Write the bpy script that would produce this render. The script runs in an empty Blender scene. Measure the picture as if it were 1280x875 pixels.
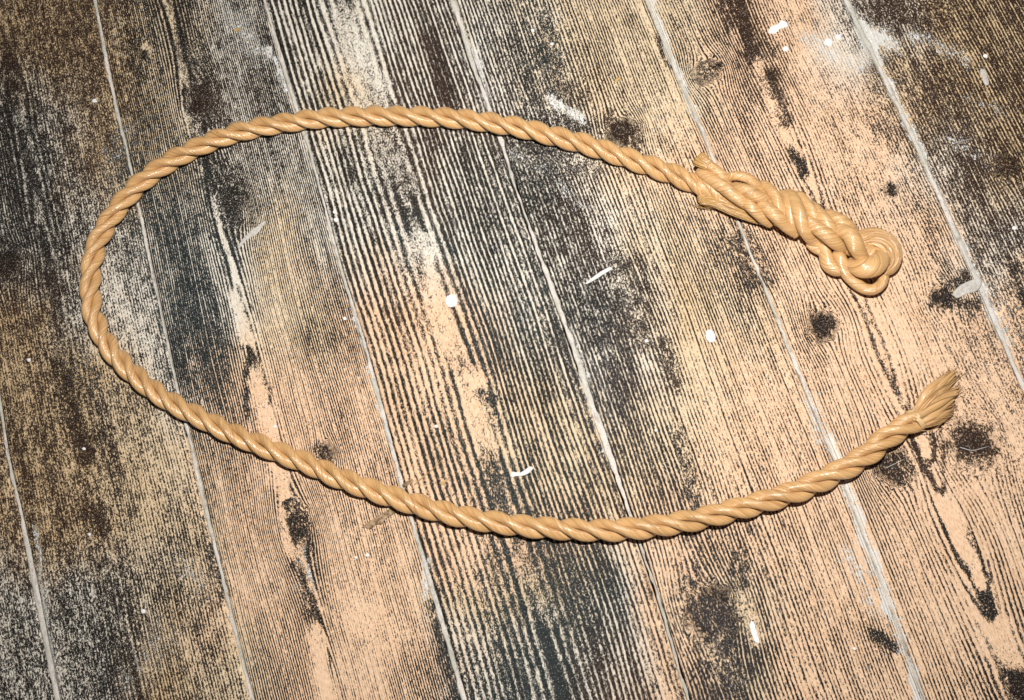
import bpy, math, random
import numpy as np
from mathutils import Vector, Matrix

# ------------------------------------------------------------------ camera
# World: floor top at z = 0, boards run along +Y, board edges at X = n * BOARD.
BOARD = 0.16
FPX, CX, CY = 1300.0, 640.0, 437.5            # focal length and centre in photo pixels (1280 x 875)
RC = np.array([[0.94568579, -0.29903006, -0.12751236],
               [-0.32163883, -0.91762375, -0.23348472],
               [-0.04718942, 0.26181611, -0.96396342]])   # rows: right, down, forward
EYE = np.array([0.474804604, 0.0, 0.814452495])

scene = bpy.context.scene
col = scene.collection
cam_data = bpy.data.cameras.new('camera')
cam = bpy.data.objects.new('camera', cam_data)
col.objects.link(cam)
cam_data.sensor_width = 36.0
cam_data.lens = 36.0 * FPX / 1280.0
cam_data.clip_start = 0.01
cam_data.clip_end = 50.0
m = Matrix.Identity(4)
for i in range(3):
    m[i][0], m[i][1], m[i][2], m[i][3] = RC[0][i], -RC[1][i], -RC[2][i], EYE[i]
cam.matrix_world = m
scene.camera = cam

# ------------------------------------------------------------------ light
# indoor flash photograph: one small flash tube just above the lens, hardly any room light
world = bpy.data.worlds.new('World')
scene.world = world
world.use_nodes = True
bg = world.node_tree.nodes['Background']
bg.inputs['Color'].default_value = (0.80, 0.88, 1.0, 1)
bg.inputs['Strength'].default_value = 0.05

FLASH_UP = 0.22
fl = bpy.data.lights.new('flash', 'AREA')
fl.shape = 'RECTANGLE'
fl.size, fl.size_y = 0.030, 0.016
fl.energy = 13.0
fl.color = (1.0, 0.975, 0.93)
flo = bpy.data.objects.new('flash', fl)
col.objects.link(flo)
fm = m.copy()
for i in range(3):
    fm[i][3] = EYE[i] - RC[1][i] * FLASH_UP - RC[0][i] * 0.004
flo.matrix_world = fm

vs = scene.view_settings
scene.display_settings.display_device = 'sRGB'
vs.view_transform = 'Standard'
vs.look = 'None'
vs.exposure = 0.0
scene.render.filter_size = 1.0
vs.gamma = 1.0
vs.use_curve_mapping = False

# ------------------------------------------------------------------ helpers
rng = np.random.default_rng(7)
random.seed(7)


def P(px, py, z=0.0):
    """photo pixel -> point on the horizontal plane at height z"""
    d = RC.T @ np.array([(px - CX) / FPX, (py - CY) / FPX, 1.0])
    t = (z - EYE[2]) / d[2]
    return EYE + t * d


def to_px(X, Y):
    """floor points -> photo pixels (arrays)"""
    q = np.stack([X - EYE[0], Y - EYE[1], np.full_like(X, -EYE[2])])
    c = np.tensordot(RC, q, 1)
    return CX + FPX * c[0] / c[2], CY + FPX * c[1] / c[2]


def set_tag(o, label=None, cat=None, group=None, kind=None):
    if label: o['label'] = label
    if cat: o['category'] = cat
    if group: o['group'] = group
    if kind: o['kind'] = kind
    return o


def link_mesh(name, verts, faces, mat, parent=None, smooth=True, uvs=None):
    me = bpy.data.meshes.new(name)
    me.from_pydata([tuple(map(float, v)) for v in verts], [], faces)
    if uvs is not None:
        uvl = me.uv_layers.new(name='UVMap')
        li = np.zeros(len(me.loops), dtype=np.int32)
        me.loops.foreach_get('vertex_index', li)
        uvl.data.foreach_set('uv', np.asarray(uvs, dtype=np.float32)[li].ravel())
    if smooth:
        me.polygons.foreach_set('use_smooth', np.ones(len(me.polygons), dtype=bool))
    me.materials.append(mat)
    me.update()
    o = bpy.data.objects.new(name, me)
    col.objects.link(o)
    if parent: o.parent = parent
    return o


class Noise2:
    """smooth value noise from a random table"""
    def __init__(self, seed):
        self.t = np.random.default_rng(seed).random((257, 257))
        self.t[256] = self.t[0]; self.t[:, 256] = self.t[:, 0]

    def __call__(self, x, y):
        xi, yi = np.floor(x).astype(int), np.floor(y).astype(int)
        fx, fy = x - xi, y - yi
        fx, fy = fx * fx * (3 - 2 * fx), fy * fy * (3 - 2 * fy)
        xi, yi = xi % 256, yi % 256
        t = self.t
        return ((t[xi, yi] * (1 - fx) + t[xi + 1, yi] * fx) * (1 - fy)
                + (t[xi, yi + 1] * (1 - fx) + t[xi + 1, yi + 1] * fx) * fy) - 0.5

    def fbm(self, x, y, n=4):
        s, a = 0, 1.0
        for k in range(n):
            s = s + a * self(x * 2 ** k + 17.3 * k, y * 2 ** k + 5.1 * k)
            a *= 0.5
        return s


def grid_map(rows, px, py, order=None):
    """bilinear lookup of a coarse map drawn over the photo's 1280 x 875 area"""
    a = np.array([[(order.index(c) if order else int(c)) for c in r] for r in rows], float)
    nr, nc = a.shape
    u = np.clip(px / 1280 * nc - 0.5, 0, nc - 1.001)
    v = np.clip(py / 875 * nr - 0.5, 0, nr - 1.001)
    i, j = v.astype(int), u.astype(int)
    fu, fv = u - j, v - i
    return ((a[i, j] * (1 - fu) + a[i, j + 1] * fu) * (1 - fv)
            + (a[i + 1, j] * (1 - fu) + a[i + 1, j + 1] * fu) * fv)


def class_map(rows, px, py, letters):
    """one weight map per letter"""
    return {c: grid_map([''.join('1' if k == c else '0' for k in r) for r in rows], px, py) for c in letters}


def seg_dist(px, py, pts):
    """distance to a polyline and position along it (0..1)"""
    best = np.full(px.shape, 1e9)
    n = len(pts) - 1
    for k in range(n):
        (x0, y0), (x1, y1) = pts[k][:2], pts[k + 1][:2]
        dx, dy = x1 - x0, y1 - y0
        t = np.clip(((px - x0) * dx + (py - y0) * dy) / (dx * dx + dy * dy + 1e-9), 0, 1)
        best = np.minimum(best, np.hypot(px - x0 - t * dx, py - y0 - t * dy))
    return best


# ------------------------------------------------------------------ node helpers
class NT:
    def __init__(self, mat):
        mat.use_nodes = True
        self.t = mat.node_tree
        self.n = self.t.nodes
        for k in list(self.n): self.n.remove(k)
        self.out = self.n.new('ShaderNodeOutputMaterial')
        self.b = self.n.new('ShaderNodeBsdfPrincipled')
        self.t.links.new(self.b.outputs[0], self.out.inputs[0])

    def put(self, sock, val):
        if hasattr(val, 'is_linked') or isinstance(val, bpy.types.NodeSocket):
            self.t.links.new(val, sock)
        else:
            if isinstance(val, (tuple, list)) and len(val) == 3 and sock.type == 'RGBA':
                val = (*val, 1)
            sock.default_value = val

    def math(self, op, a, b=None, c=None, clamp=False):
        k = self.n.new('ShaderNodeMath'); k.operation = op; k.use_clamp = clamp
        self.put(k.inputs[0], a)
        if b is not None: self.put(k.inputs[1], b)
        if c is not None: self.put(k.inputs[2], c)
        return k.outputs[0]

    def attr(self, name):
        k = self.n.new('ShaderNodeAttribute'); k.attribute_name = name
        return k

    def vmul(self, v, s):
        k = self.n.new('ShaderNodeVectorMath'); k.operation = 'MULTIPLY'
        self.put(k.inputs[0], v); self.put(k.inputs[1], s)
        return k.outputs[0]

    def noise(self, vec, scale=1.0, detail=2.0, rough=0.5, dim='3D', w=None, dist=0.0):
        k = self.n.new('ShaderNodeTexNoise'); k.noise_dimensions = dim
        if vec is not None: self.put(k.inputs['Vector'], vec)
        if w is not None: self.put(k.inputs['W'], w)
        k.inputs['Scale'].default_value = scale
        k.inputs['Detail'].default_value = detail
        k.inputs['Roughness'].default_value = rough
        k.inputs['Distortion'].default_value = dist
        return k.outputs[0]

    def mix(self, f, a, b, mode='MIX'):
        k = self.n.new('ShaderNodeMix'); k.data_type = 'RGBA'; k.blend_type = mode
        self.put(k.inputs[0], f); self.put(k.inputs[6], a); self.put(k.inputs[7], b)
        return k.outputs[2]

    def smooth(self, v, lo, hi, a=0.0, b=1.0):
        k = self.n.new('ShaderNodeMapRange'); k.interpolation_type = 'SMOOTHSTEP'
        self.put(k.inputs[0], v)
        for i, x in enumerate((lo, hi, a, b)): self.put(k.inputs[1 + i], x)
        return k.outputs[0]

    def bump(self, h, strength=1.0, dist=0.001, normal=None):
        k = self.n.new('ShaderNodeBump')
        k.inputs['Strength'].default_value = strength
        k.inputs['Distance'].default_value = dist
        self.put(k.inputs['Height'], h)
        if normal is not None: self.put(k.inputs['Normal'], normal)
        return k.outputs[0]


# ------------------------------------------------------------------ materials
def make_board_material():
    mat = bpy.data.materials.new('worn_tarred_pine')
    T = NT(mat)
    geo = T.n.new('ShaderNodeNewGeometry').outputs['Position']
    phase = T.attr('phase').outputs['Fac']
    cov = T.attr('cover').outputs['Fac']
    amp = T.attr('lines').outputs['Fac']
    dust = T.attr('dust').outputs['Fac']
    knot = T.attr('knot').outputs['Fac']
    lightc = T.attr('light_tone').outputs['Color']
    darkc = T.attr('dark_tone').outputs['Color']
    # speckle of the worn tar: crisp grains, slightly drawn out along the board
    s1 = T.noise(T.vmul(geo, (820, 430, 400)), 1.0, 2.0, 0.65)
    s2 = T.noise(T.vmul(geo, (260, 95, 100)), 1.0, 3.0, 0.6)
    s3 = T.noise(T.vmul(geo, (1500, 1300, 900)), 1.0, 1.0, 0.5)
    s4 = T.noise(T.vmul(geo, (60, 22, 40)), 1.0, 4.0, 0.6)
    # ring lines; every ring gets its own strength and width, edges ragged
    jag = T.math('MULTIPLY', T.math('SUBTRACT', T.noise(T.vmul(geo, (500, 130, 100)), 1.0, 2.0, 0.6), 0.5), 0.30)
    ph = T.math('ADD', phase, jag)
    ring = T.noise(None, 1.0, 1.0, 0.5, '1D', w=T.math('MULTIPLY', phase, 0.83))
    ringa = T.smooth(ring, 0.28, 0.72, 0.35, 1.35)
    ring2 = T.math('MULTIPLY', T.math('SUBTRACT', T.noise(None, 0.31, 2.0, 0.6, '1D', w=phase), 0.5), 0.55)
    v = T.math('COSINE', T.math('MULTIPLY', ph, 2 * math.pi))
    v = T.math('MULTIPLY', T.math('MULTIPLY', v, amp), ringa)
    e = T.math('ADD', T.math('MULTIPLY', v, 0.62), T.math('SUBTRACT', cov, 0.5))
    g1 = T.math('MULTIPLY_ADD', amp, -1.65, 3.2)
    e = T.math('ADD', e, T.math('MULTIPLY', T.math('SUBTRACT', s1, 0.5), g1))
    e = T.math('ADD', e, T.math('MULTIPLY', T.math('SUBTRACT', s2, 0.5), T.math('MULTIPLY_ADD', amp, -1.0, 2.1)))
    e = T.math('ADD', e, T.math('MULTIPLY', T.math('SUBTRACT', s3, 0.5), T.math('MULTIPLY', g1, 0.65)))
    e = T.math('ADD', e, T.math('MULTIPLY', T.math('SUBTRACT', s4, 0.5), 0.55))
    e = T.math('ADD', e, T.math('MULTIPLY', ring2, amp))
    e = T.math('ADD', e, T.math('MULTIPLY', knot, 0.85))
    D = T.smooth(e, -0.20, 0.20)
    # bare wood
    lw = T.mix(T.smooth(s4, 0.3, 0.7, 0.0, 0.55), lightc, T.mix(1.0, lightc, (0.93, 0.86, 0.78), 'MULTIPLY'))
    lw = T.mix(T.smooth(s2, 0.55, 0.8, 0.0, 0.5), lw, (0.80, 0.70, 0.60))
    fine = T.noise(T.vmul(geo, (1100, 260, 300)), 1.0, 2.0, 0.6)
    lw = T.mix(T.smooth(fine, 0.35, 0.62, 0.45, 0.0), lw, T.mix(1.0, lw, (0.55, 0.45, 0.38), 'MULTIPLY'))
    # tar
    dk = T.mix(T.smooth(s1, 0.4, 0.7), darkc, T.mix(1.0, darkc, (1.8, 1.8, 1.8), 'MULTIPLY'))
    c = T.mix(D, lw, dk)
    # pale grains caught in the tar
    salt = T.math('ADD', T.math('MULTIPLY', s3, 0.6), T.math('MULTIPLY', T.noise(T.vmul(geo, (950, 700, 600)), 1.0, 1.0, 0.5), 0.4))
    c = T.mix(T.smooth(salt, 0.585, 0.67, 0.0, 0.5), c, T.mix(0.35, lightc, (0.74, 0.74, 0.74)))
    # chalky dust lodged in the wood
    dn = T.math('ADD', T.math('MULTIPLY', T.math('SUBTRACT', s1, 0.5), 2.0), T.math('MULTIPLY', T.math('SUBTRACT', s2, 0.5), 1.2))
    dn = T.math('ADD', dn, T.math('MULTIPLY', dust, 1.25))
    c = T.mix(T.smooth(dn, 0.62, 0.95, 0.0, 0.85), c, (0.74, 0.725, 0.69))
    T.put(T.b.inputs['Base Color'], c)
    T.put(T.b.inputs['Roughness'], T.smooth(D, 0, 1, 0.72, 0.6))
    T.put(T.b.inputs['Specular IOR Level'], 0.12)
    h = T.math('SUBTRACT', T.math('MULTIPLY', s1, 0.35), T.math('MULTIPLY', D, 0.8))
    h = T.math('SUBTRACT', h, T.math('MULTIPLY', v, 0.5))
    T.put(T.b.inputs['Normal'], T.bump(h, 0.75, 0.0007))
    return mat


def make_filler_material():
    mat = bpy.data.materials.new('old_joint_filler')
    T = NT(mat)
    geo = T.n.new('ShaderNodeNewGeometry').outputs['Position']
    a = T.noise(T.vmul(geo, (420, 160, 200)), 1.0, 4.0, 0.65)
    b = T.noise(T.vmul(geo, (90, 25, 50)), 1.0, 3.0, 0.6)
    s = T.noise(T.vmul(geo, (1300, 900, 700)), 1.0, 1.0, 0.5)
    c = T.mix(T.smooth(b, 0.35, 0.65), (0.68, 0.62, 0.57), (0.50, 0.48, 0.42))
    c = T.mix(T.smooth(a, 0.5, 0.72, 0, 0.75), c, (0.30, 0.25, 0.20))
    c = T.mix(T.smooth(s, 0.55, 0.75, 0, 0.6), c, (0.10, 0.085, 0.07))
    T.put(T.b.inputs['Base Color'], c)
    T.b.inputs['Roughness'].default_value = 0.85
    T.b.inputs['Specular IOR Level'].default_value = 0.15
    T.put(T.b.inputs['Normal'], T.bump(a, 0.8, 0.0008))
    return mat


def make_plain_material(name, c1, c2, scale=300, rough=0.7, spec=0.3, bump=0.4, stretch=(1, 1, 1)):
    mat = bpy.data.materials.new(name)
    T = NT(mat)
    tc = T.n.new('ShaderNodeTexCoord').outputs['Object']
    a = T.noise(T.vmul(tc, tuple(scale * s for s in stretch)), 1.0, 3.0, 0.6)
    T.put(T.b.inputs['Base Color'], T.mix(T.smooth(a, 0.35, 0.65), c1, c2))
    T.b.inputs['Roughness'].default_value = rough
    T.b.inputs['Specular IOR Level'].default_value = spec
    T.put(T.b.inputs['Normal'], T.bump(a, bump, 0.0005))
    return mat


def make_rope_material(name='golden_rope_fibre', base=(0.68, 0.405, 0.175), spec=0.5, tint=1.0):
    """UV: u = turns round the strand, v = metres along it"""
    mat = bpy.data.materials.new(name)
    T = NT(mat)
    uv = T.n.new('ShaderNodeTexCoord').outputs['UV']
    f1 = T.noise(T.vmul(uv, (11, 7, 1)), 1.0, 2.0, 0.6)
    f2 = T.noise(T.vmul(uv, (44, 10, 1)), 1.0, 2.0, 0.6)
    geo = T.n.new('ShaderNodeNewGeometry').outputs['Position']
    lo = T.noise(geo, 55.0, 3.0, 0.6)
    sp = T.noise(geo, 330.0, 2.0, 0.5)
    b = base
    c = T.mix(T.smooth(f1, 0.3, 0.7), tuple(x * k for x, k in zip(b, (0.88, 0.85, 0.80))), tuple(x * k for x, k in zip(b, (1.1, 1.12, 1.2))))
    c = T.mix(T.smooth(f2, 0.36, 0.50, 0.8, 0.0), c, tuple(x * k for x, k in zip(b, (0.52, 0.44, 0.34))))
    c = T.mix(T.smooth(lo, 0.4, 0.7, 0, 0.35), c, tuple(x * k for x, k in zip(b, (0.86, 0.90, 0.85))))
    c = T.mix(T.smooth(sp, 0.70, 0.78, 0, 0.7), c, (0.10, 0.055, 0.02))
    T.put(T.b.inputs['Base Color'], c)
    T.put(T.b.inputs['Roughness'], T.smooth(f2, 0.3, 0.7, 0.45, 0.28))
    T.b.inputs['Specular IOR Level'].default_value = spec
    T.b.inputs['Coat Weight'].default_value = 0.75
    T.b.inputs['Coat Roughness'].default_value = 0.16
    hh = T.math('ADD', T.math('MULTIPLY', f1, 0.22), T.math('MULTIPLY', f2, 0.55))
    nb = T.bump(hh, 0.9, 0.0010)
    T.put(T.b.inputs['Normal'], nb)
    T.put(T.b.inputs['Coat Normal'], nb)
    return mat


M_BOARD = make_board_material()
M_FILL = make_filler_material()
M_SUB = make_plain_material('dark_subfloor', (0.012, 0.010, 0.008), (0.03, 0.024, 0.02), 80, 0.9, 0.1)
M_ROPE = make_rope_material()
M_ROPE_CUT = make_rope_material('cut_rope_fibre', (0.58, 0.34, 0.12), 0.3)
M_TWINE = make_plain_material('pale_whipping_twine', (0.78, 0.56, 0.31), (0.62, 0.42, 0.20), 900, 0.45, 0.5)
M_WHITE = make_plain_material('white_paint', (0.82, 0.80, 0.80), (0.72, 0.70, 0.69), 400, 0.6, 0.3)
M_GREYCHIP = make_plain_material('grey_white_chip', (0.56, 0.53, 0.49), (0.42, 0.39, 0.35), 500, 0.7, 0.2)
M_STRAW = make_plain_material('dry_straw', (0.52, 0.34, 0.14), (0.34, 0.21, 0.08), 400, 0.55, 0.35)
M_BARK = make_plain_material('dry_bark', (0.16, 0.09, 0.045), (0.40, 0.29, 0.18), 350, 0.75, 0.2, 0.8)
M_LINT = make_plain_material('pale_lint', (0.74, 0.72, 0.70), (0.6, 0.58, 0.55), 500, 0.7, 0.2)

# ------------------------------------------------------------------ floor maps, read off the photograph
# share of the board still covered with dark tar, 0..9 (cells of 40 x 44 photo pixels)
COVER = """88887866665467566544346633598777
98877876865468668654345742376777
98877787766468767654434642257778
98777686766567667754334532377777
98788676666567788765433353226687
98768777566656778864333334324776
88767977456656776875445433333577
89665976456555666785446543223466
78654985356554666787445734322456
67654985356554576787433535222335
67755884335454576678533333322234
67765575334356466567533333333223
77766464334346555556633333344252
77765454344446566566643333363232
77765653464345576656654433343223
78765753473335466764456534333322
77876763363235456776366643333332
67887663353234567776458543343333
77887664443235667776448743353343
77787655542245667776448743333455""".replace(' ', '').split('\n')
LINES = """3276888768785378
6287768748687358
7486868749698458
7487987856868757
5477886864987953
4468886886876943
3488887887866953
3587978678868988
2387968578587788
2388978578587797""".split('\n')
LIGHT = """BBYGGGGGYYYPPGBB
GBYGGYGGGYYPPPBB
GBYGGGGGGYPPPPGB
GGGGYGGGGGYPPPPG
BGGGYPPPGGBYPPPP
BBGPPPPPYGYPPPPP
BBYPPPPPYYYPPPPP
BBYPPPPPPYPPPPPP
GGYPPPPYYGPYPPPP
GGBYPPPGGGPYPPPP""".split('\n')
DARK = """bbkkkkbksbkbbbbb
kbkbkkbbkbkkbbbb
kbskkkbkkbkkkkbb
kksskksskbskkkkb
bksskkbsskbkkkkk
bkkskkkskubkkkbb
bbkkkkkssukkkkbb
bbkkkkbssbukkkkk
kkkkkkksssuukkkk
kkbkkkkssbuukkkk""".split('\n')
LIGHT_RGB = {'P': (0.80, 0.565, 0.385), 'Y': (0.73, 0.59, 0.41), 'G': (0.74, 0.70, 0.62), 'B': (0.68, 0.51, 0.31)}
DARK_RGB = {'k': (0.010, 0.008, 0.0065), 'b': (0.024, 0.012, 0.007), 's': (0.013, 0.017, 0.017), 'u': (0.019, 0.016, 0.017)}

# dark (or worn-bare, negative) marks: photo polyline, half width, strength, line damping
MARKS = [
    ([(922, 0), (930, 30), (942, 72)], 7, 1.0, 0.9), ([(905, 0), (915, 30)], 8, 0.5, 0.3),
    ([(962, 95), (972, 125), (980, 152)], 9, 0.8, 0.7), ([(992, 188), (1000, 205), (1006, 219)], 5, 1.0, 0.9),
    ([(945, 78), (958, 110), (985, 172), (996, 190)], 6, -0.6, 0.8),
    ([(1205, 660), (1222, 688), (1236, 728), (1244, 768)], 3.2, 0.9, 0.9),
    ([(1178, 655), (1196, 693), (1211, 720), (1231, 755), (1244, 770)], 3.0, 0.9, 0.9),
    ([(1230, 745), (1240, 764)], 6, 1.0, 1.0), ([(1192, 640), (1216, 700), (1226, 725)], 6, -0.5, 1.0),
    ([(1179, 560), (1180, 590), (1178, 615)], 2.2, 0.9, 0.9), ([(1143, 560), (1158, 592), (1176, 616)], 2.2, 0.9, 0.9),
    ([(1141, 548), (1147, 570), (1160, 582), (1168, 575), (1166, 548), (1158, 535)], 3.2, 0.8, 0.9),
    ([(1152, 545), (1157, 565)], 6, -0.6, 1.0), ([(1180, 625), (1198, 668)], 7, -0.5, 0.9),
    ([(1250, 785), (1262, 830)], 10, -0.4, 0.9), ([(1268, 846), (1282, 866)], 6, 1.0, 0.8),
    ([(83, 470), (92, 515)], 5, 0.7, 0.8), ([(92, 525), (100, 545), (108, 572)], 8, 0.8, 0.9),
    ([(112, 640), (130, 660)], 8, 0.7, 0.8), ([(70, 455), (74, 490), (84, 520)], 5, 0.5, 0.6),
    ([(295, 372), (304, 405), (309, 425)], 8, -0.6, 0.9), ([(322, 465), (330, 510), (340, 560), (352, 600)], 9, -0.5, 0.95),
    ([(312, 437), (306, 470), (310, 520)], 3, 0.7, 0.6), ([(313, 437), (328, 470), (338, 505)], 3, 0.7, 0.6),
    ([(352, 640), (358, 680), (375, 700)], 5, -0.5, 0.9), ([(372, 705), (385, 740), (392, 765)], 8, 0.35, 0.7),
    ([(392, 790), (400, 830), (408, 875)], 9, -0.5, 0.95), ([(240, 60), (252, 110), (272, 150)], 12, 0.35, 0.6),
    ([(275, 210), (290, 250)], 14, 0.35, 0.6), ([(233, 150), (236, 165)], 8, -0.3, 0.5),
    ([(536, 730), (552, 790), (575, 872)], 6, 0.6, 0.7), ([(264, 680), (272, 710), (280, 745)], 7, 0.5, 0.8),
    ([(430, 20), (450, 80), (470, 130)], 17, -0.22, 0.9), ([(475, 150), (490, 200), (505, 230)], 16, -0.05, 0.9),
    ([(525, 300), (535, 335), (548, 380), (560, 425)], 13, -0.42, 0.95), ([(592, 470), (602, 530), (612, 565)], 13, -0.45, 0.95),
    ([(560, 440), (590, 470)], 10, -0.15, 0.8), ([(610, 570), (628, 640)], 10, 0.40, 0.9),
    ([(650, 690), (668, 730), (685, 770)], 11, -0.25, 0.9), ([(700, 690), (720, 760), (740, 830)], 30, 0.10, 0.3),
    ([(500, 235), (520, 300), (530, 360)], 4, 0.35, 0.6),
    ([(765, 150), (785, 165), (795, 178)], 11, 0.35, 0.8), ([(700, 150), (725, 158)], 8, 0.4, 0.8),
    ([(680, 20), (690, 60), (705, 115)], 10, 0.25, 0.8), ([(770, 330), (790, 390), (800, 420)], 14, 0.25, 0.9),
    ([(830, 435), (845, 480)], 10, 0.4, 0.8), ([(640, 195), (740, 200)], 18, 0.12, 0.8),
    ([(822, 45), (828, 65), (838, 85)], 4, 0.6, 0.8), ([(850, 540), (860, 590), (872, 640)], 9, 0.3, 0.8),
    ([(862, 745), (900, 780)], 16, 0.2, 0.9), ([(890, 800), (915, 850)], 18, 0.1, 0.8),
    ([(930, 745), (942, 800)], 9, -0.4, 0.7), ([(925, 700), (930, 730)], 10, 0.3, 0.8),
    ([(905, 760), (926, 766)], 8, 0.2, 0.9), ([(925, 300), (950, 345)], 15, 0.25, 0.8), ([(1095, 795), (1117, 808)], 7, 0.7, 0.8),
    ([(1168, 372), (1185, 374)], 8, 0.6, 0.7), ([(1195, 352), (1206, 345)], 7, 0.6, 0.8), ([(1190, 378), (1218, 380)], 6, 0.5, 0.8),
    ([(1138, 5), (1160, 50), (1180, 95), (1200, 140), (1236, 220)], 3.0, 0.5, 0.3),
    ([(1070, 5), (1110, 10), (1180, 12)], 16, 0.35, 0.7), ([(1248, 205), (1262, 212)], 8, 0.4, 0.7),
    ([(1113, 235), (1116, 240)], 5, 0.7, 0.8), ([(5, 100), (18, 110)], 10, 0.4, 0.7), ([(3, 326), (12, 336)], 12, 0.4, 0.7),
    ([(70, 370), (75, 420)], 4, 0.6, 0.5), ([(180, 66), (181, 69)], 3, 1.0, 0.8), ([(180, 58), (188, 68)], 2.5, -0.6, 0.9),
    ([(400, 560), (410, 575)], 7, 0.4, 0.6), ([(440, 770), (505, 800)], 20, -0.1, 0.3),
    ([(1130, 600), (1140, 590)], 10, 0.3, 0.9), ([(600, 490), (612, 500)], 7, 0.7, 0.9),
    ([(1131, 508), (1134, 512)], 3.5, 0.9, 0.9), ([(893, 82), (901, 79)], 2.5, 1.0, 0.9),
]
# pale chalky dust: polyline, half width, strength
DUSTS = [
    ([(1040, 555), (1075, 650), (1104, 730), (1150, 870)], 8, 0.75), ([(1010, 500), (1030, 545)], 10, 0.5), ([(1060, 690), (1095, 760)], 16, 0.35),
    ([(1085, 42), (1115, 58)], 12, 0.55), ([(1140, 45), (1180, 60), (1210, 75)], 12, 0.5), ([(1210, 120), (1260, 145)], 10, 0.4),
    ([(1080, 70), (1110, 30)], 10, 0.3), ([(1185, 170), (1240, 200)], 12, 0.3), ([(1200, 300), (1260, 420)], 22, 0.25), ([(1000, 40), (1070, 85)], 18, 0.4),
    ([(700, 235), (735, 262)], 9, 0.45), ([(690, 125), (725, 150)], 9, 0.6), ([(290, 20), (315, 60)], 18, 0.35), ([(590, 60), (612, 130)], 6, 0.6),
    ([(815, 0), (850, 100), (890, 190)], 5, 0.7), ([(1058, 0), (1100, 80), (1150, 185), (1200, 300)], 5, 0.75), ([(1200, 300), (1278, 478)], 5, 0.7),
    ([(335, 60), (372, 140)], 6, 0.6), ([(695, 370), (730, 460), (760, 570)], 5, 0.5), ([(770, 590), (860, 870)], 4, 0.4),
    ([(200, 800), (160, 850)], 25, 0.25), ([(220, 700), (250, 730)], 18, 0.3), ([(45, 660), (60, 800), (70, 870)], 5, 0.6),
    ([(370, 150), (420, 300)], 4, 0.4), ([(440, 380), (500, 600)], 4, 0.45), ([(375, 740), (368, 735)], 6, 0.4), ([(378, 690), (392, 740)], 4, 0.4),
    ([(640, 200), (700, 215), (760, 215)], 20, 0.25), ([(160, 160), (140, 200)], 20, 0.2), ([(795, 140), (830, 160)], 12, 0.25), ([(530, 745), (535, 705)], 7, 0.6),
]
# knots: px, py, radius across, radius along (photo px), darkness
KNOTS = [(250, 128, 15, 24, 0.6), (288, 252, 13, 26, 0.45), (371, 656, 15, 24, 0.6), (1031, 405, 14, 13, 0.95), (1216, 556, 24, 22, 1.0),
         (1117, 582, 17, 17, 0.75), (1275, 856, 11, 12, 1.0), (886, 764, 20, 22, 0.35), (778, 163, 15, 12, 0.7), (884, 88, 15, 12, 0.15),
         (1113, 237, 6, 7, 0.7), (8, 328, 18, 18, 0.6), (1178, 372, 11, 10, 0.6), (1258, 208, 8, 9, 0.5), (180, 67, 4, 5, 1.0), (14, 108, 14, 20, 0.4), (408, 568, 8, 9, 0.3)]

# joint lines between the boards, traced on the photo
JOINTS = {0: [(0, 509), (8.6, 575), (12, 588), (32.6, 678), (51, 777), (70, 873)],
          1: [(117, 0), (137, 103), (164, 219.5), (180, 298), (197, 376), (219.5, 485.5), (243.5, 581), (266, 681), (295, 798), (314, 873)],
          2: [(329, 0), (367, 127), (384, 178), (415, 298), (425, 334.6), (457.6, 437.5), (497, 590), (517.6, 664), (540, 733), (579, 873)],
          3: [(565.6, 0), (588, 72), (612, 134), (624, 171.5), (665, 293), (699, 382.6), (723, 454.6), (766, 580), (799, 678), (823, 746.5), (858, 866)],
          4: [(812.5, 7), (852, 105), (888, 185), (927, 287), (963, 372), (1004, 478.6), (1042, 568), (1059, 616), (1104, 729), (1124, 788), (1155, 873)],
          5: [(1064, 10), (1097, 79), (1141.5, 168), (1196, 292), (1227, 358.6), (1278.7, 478.6)]}
# joint gap and filler widths in mm along the joint (far to near)
FILL_W = {0: [3, 3, 3.2, 5, 5.5, 5.5], 1: [3.4, 3.2, 3.4, 2.6, 3.2, 2.8, 3.0, 3.8, 3.0, 3.0], 2: [3.0, 4.5, 3.2, 2.6, 2.6, 3.2, 3.6, 3.0, 3.0, 4.2],
          3: [4, 4, 4, 3.4, 3.6, 4, 5, 5, 3.8, 3, 3], 4: [3, 3, 2.6, 2.6, 3.2, 2.4, 1.8, 1.3, 1.4, 1.6, 1.8], 5: [4.2, 3.8, 3.6, 3.6, 3.8, 4]}
Y0, Y1 = -0.36, 0.96
NYS = 527


def joint_curve(n):
    """(X offset from n*BOARD, filler width) against Y, smoothed"""
    ys = np.linspace(Y0, Y1, NYS)
    if n not in JOINTS:
        nz = Noise2(300 + n)
        return n * BOARD + 0.003 * nz.fbm(ys * 4, ys * 0, 3), np.full(NYS, 0.004)
    q = np.array([P(x, y)[:2] for x, y in JOINTS[n]])
    o = np.argsort(q[:, 1])
    X = np.interp(ys, q[o, 1], q[o, 0] - n * BOARD)
    Wd = np.interp(ys, q[o, 1], np.array(FILL_W[n])[o]) / 1000
    k = np.hanning(41); k /= k.sum()
    pad = lambda a: np.convolve(np.pad(a, 20, mode='edge'), k, 'valid')
    return n * BOARD + pad(X), pad(Wd)


YS = np.linspace(Y0, Y1, NYS)
N_LO, N_HI = -2, 7
EDGE = {n: joint_curve(n) for n in range(N_LO, N_HI + 1)}

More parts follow.
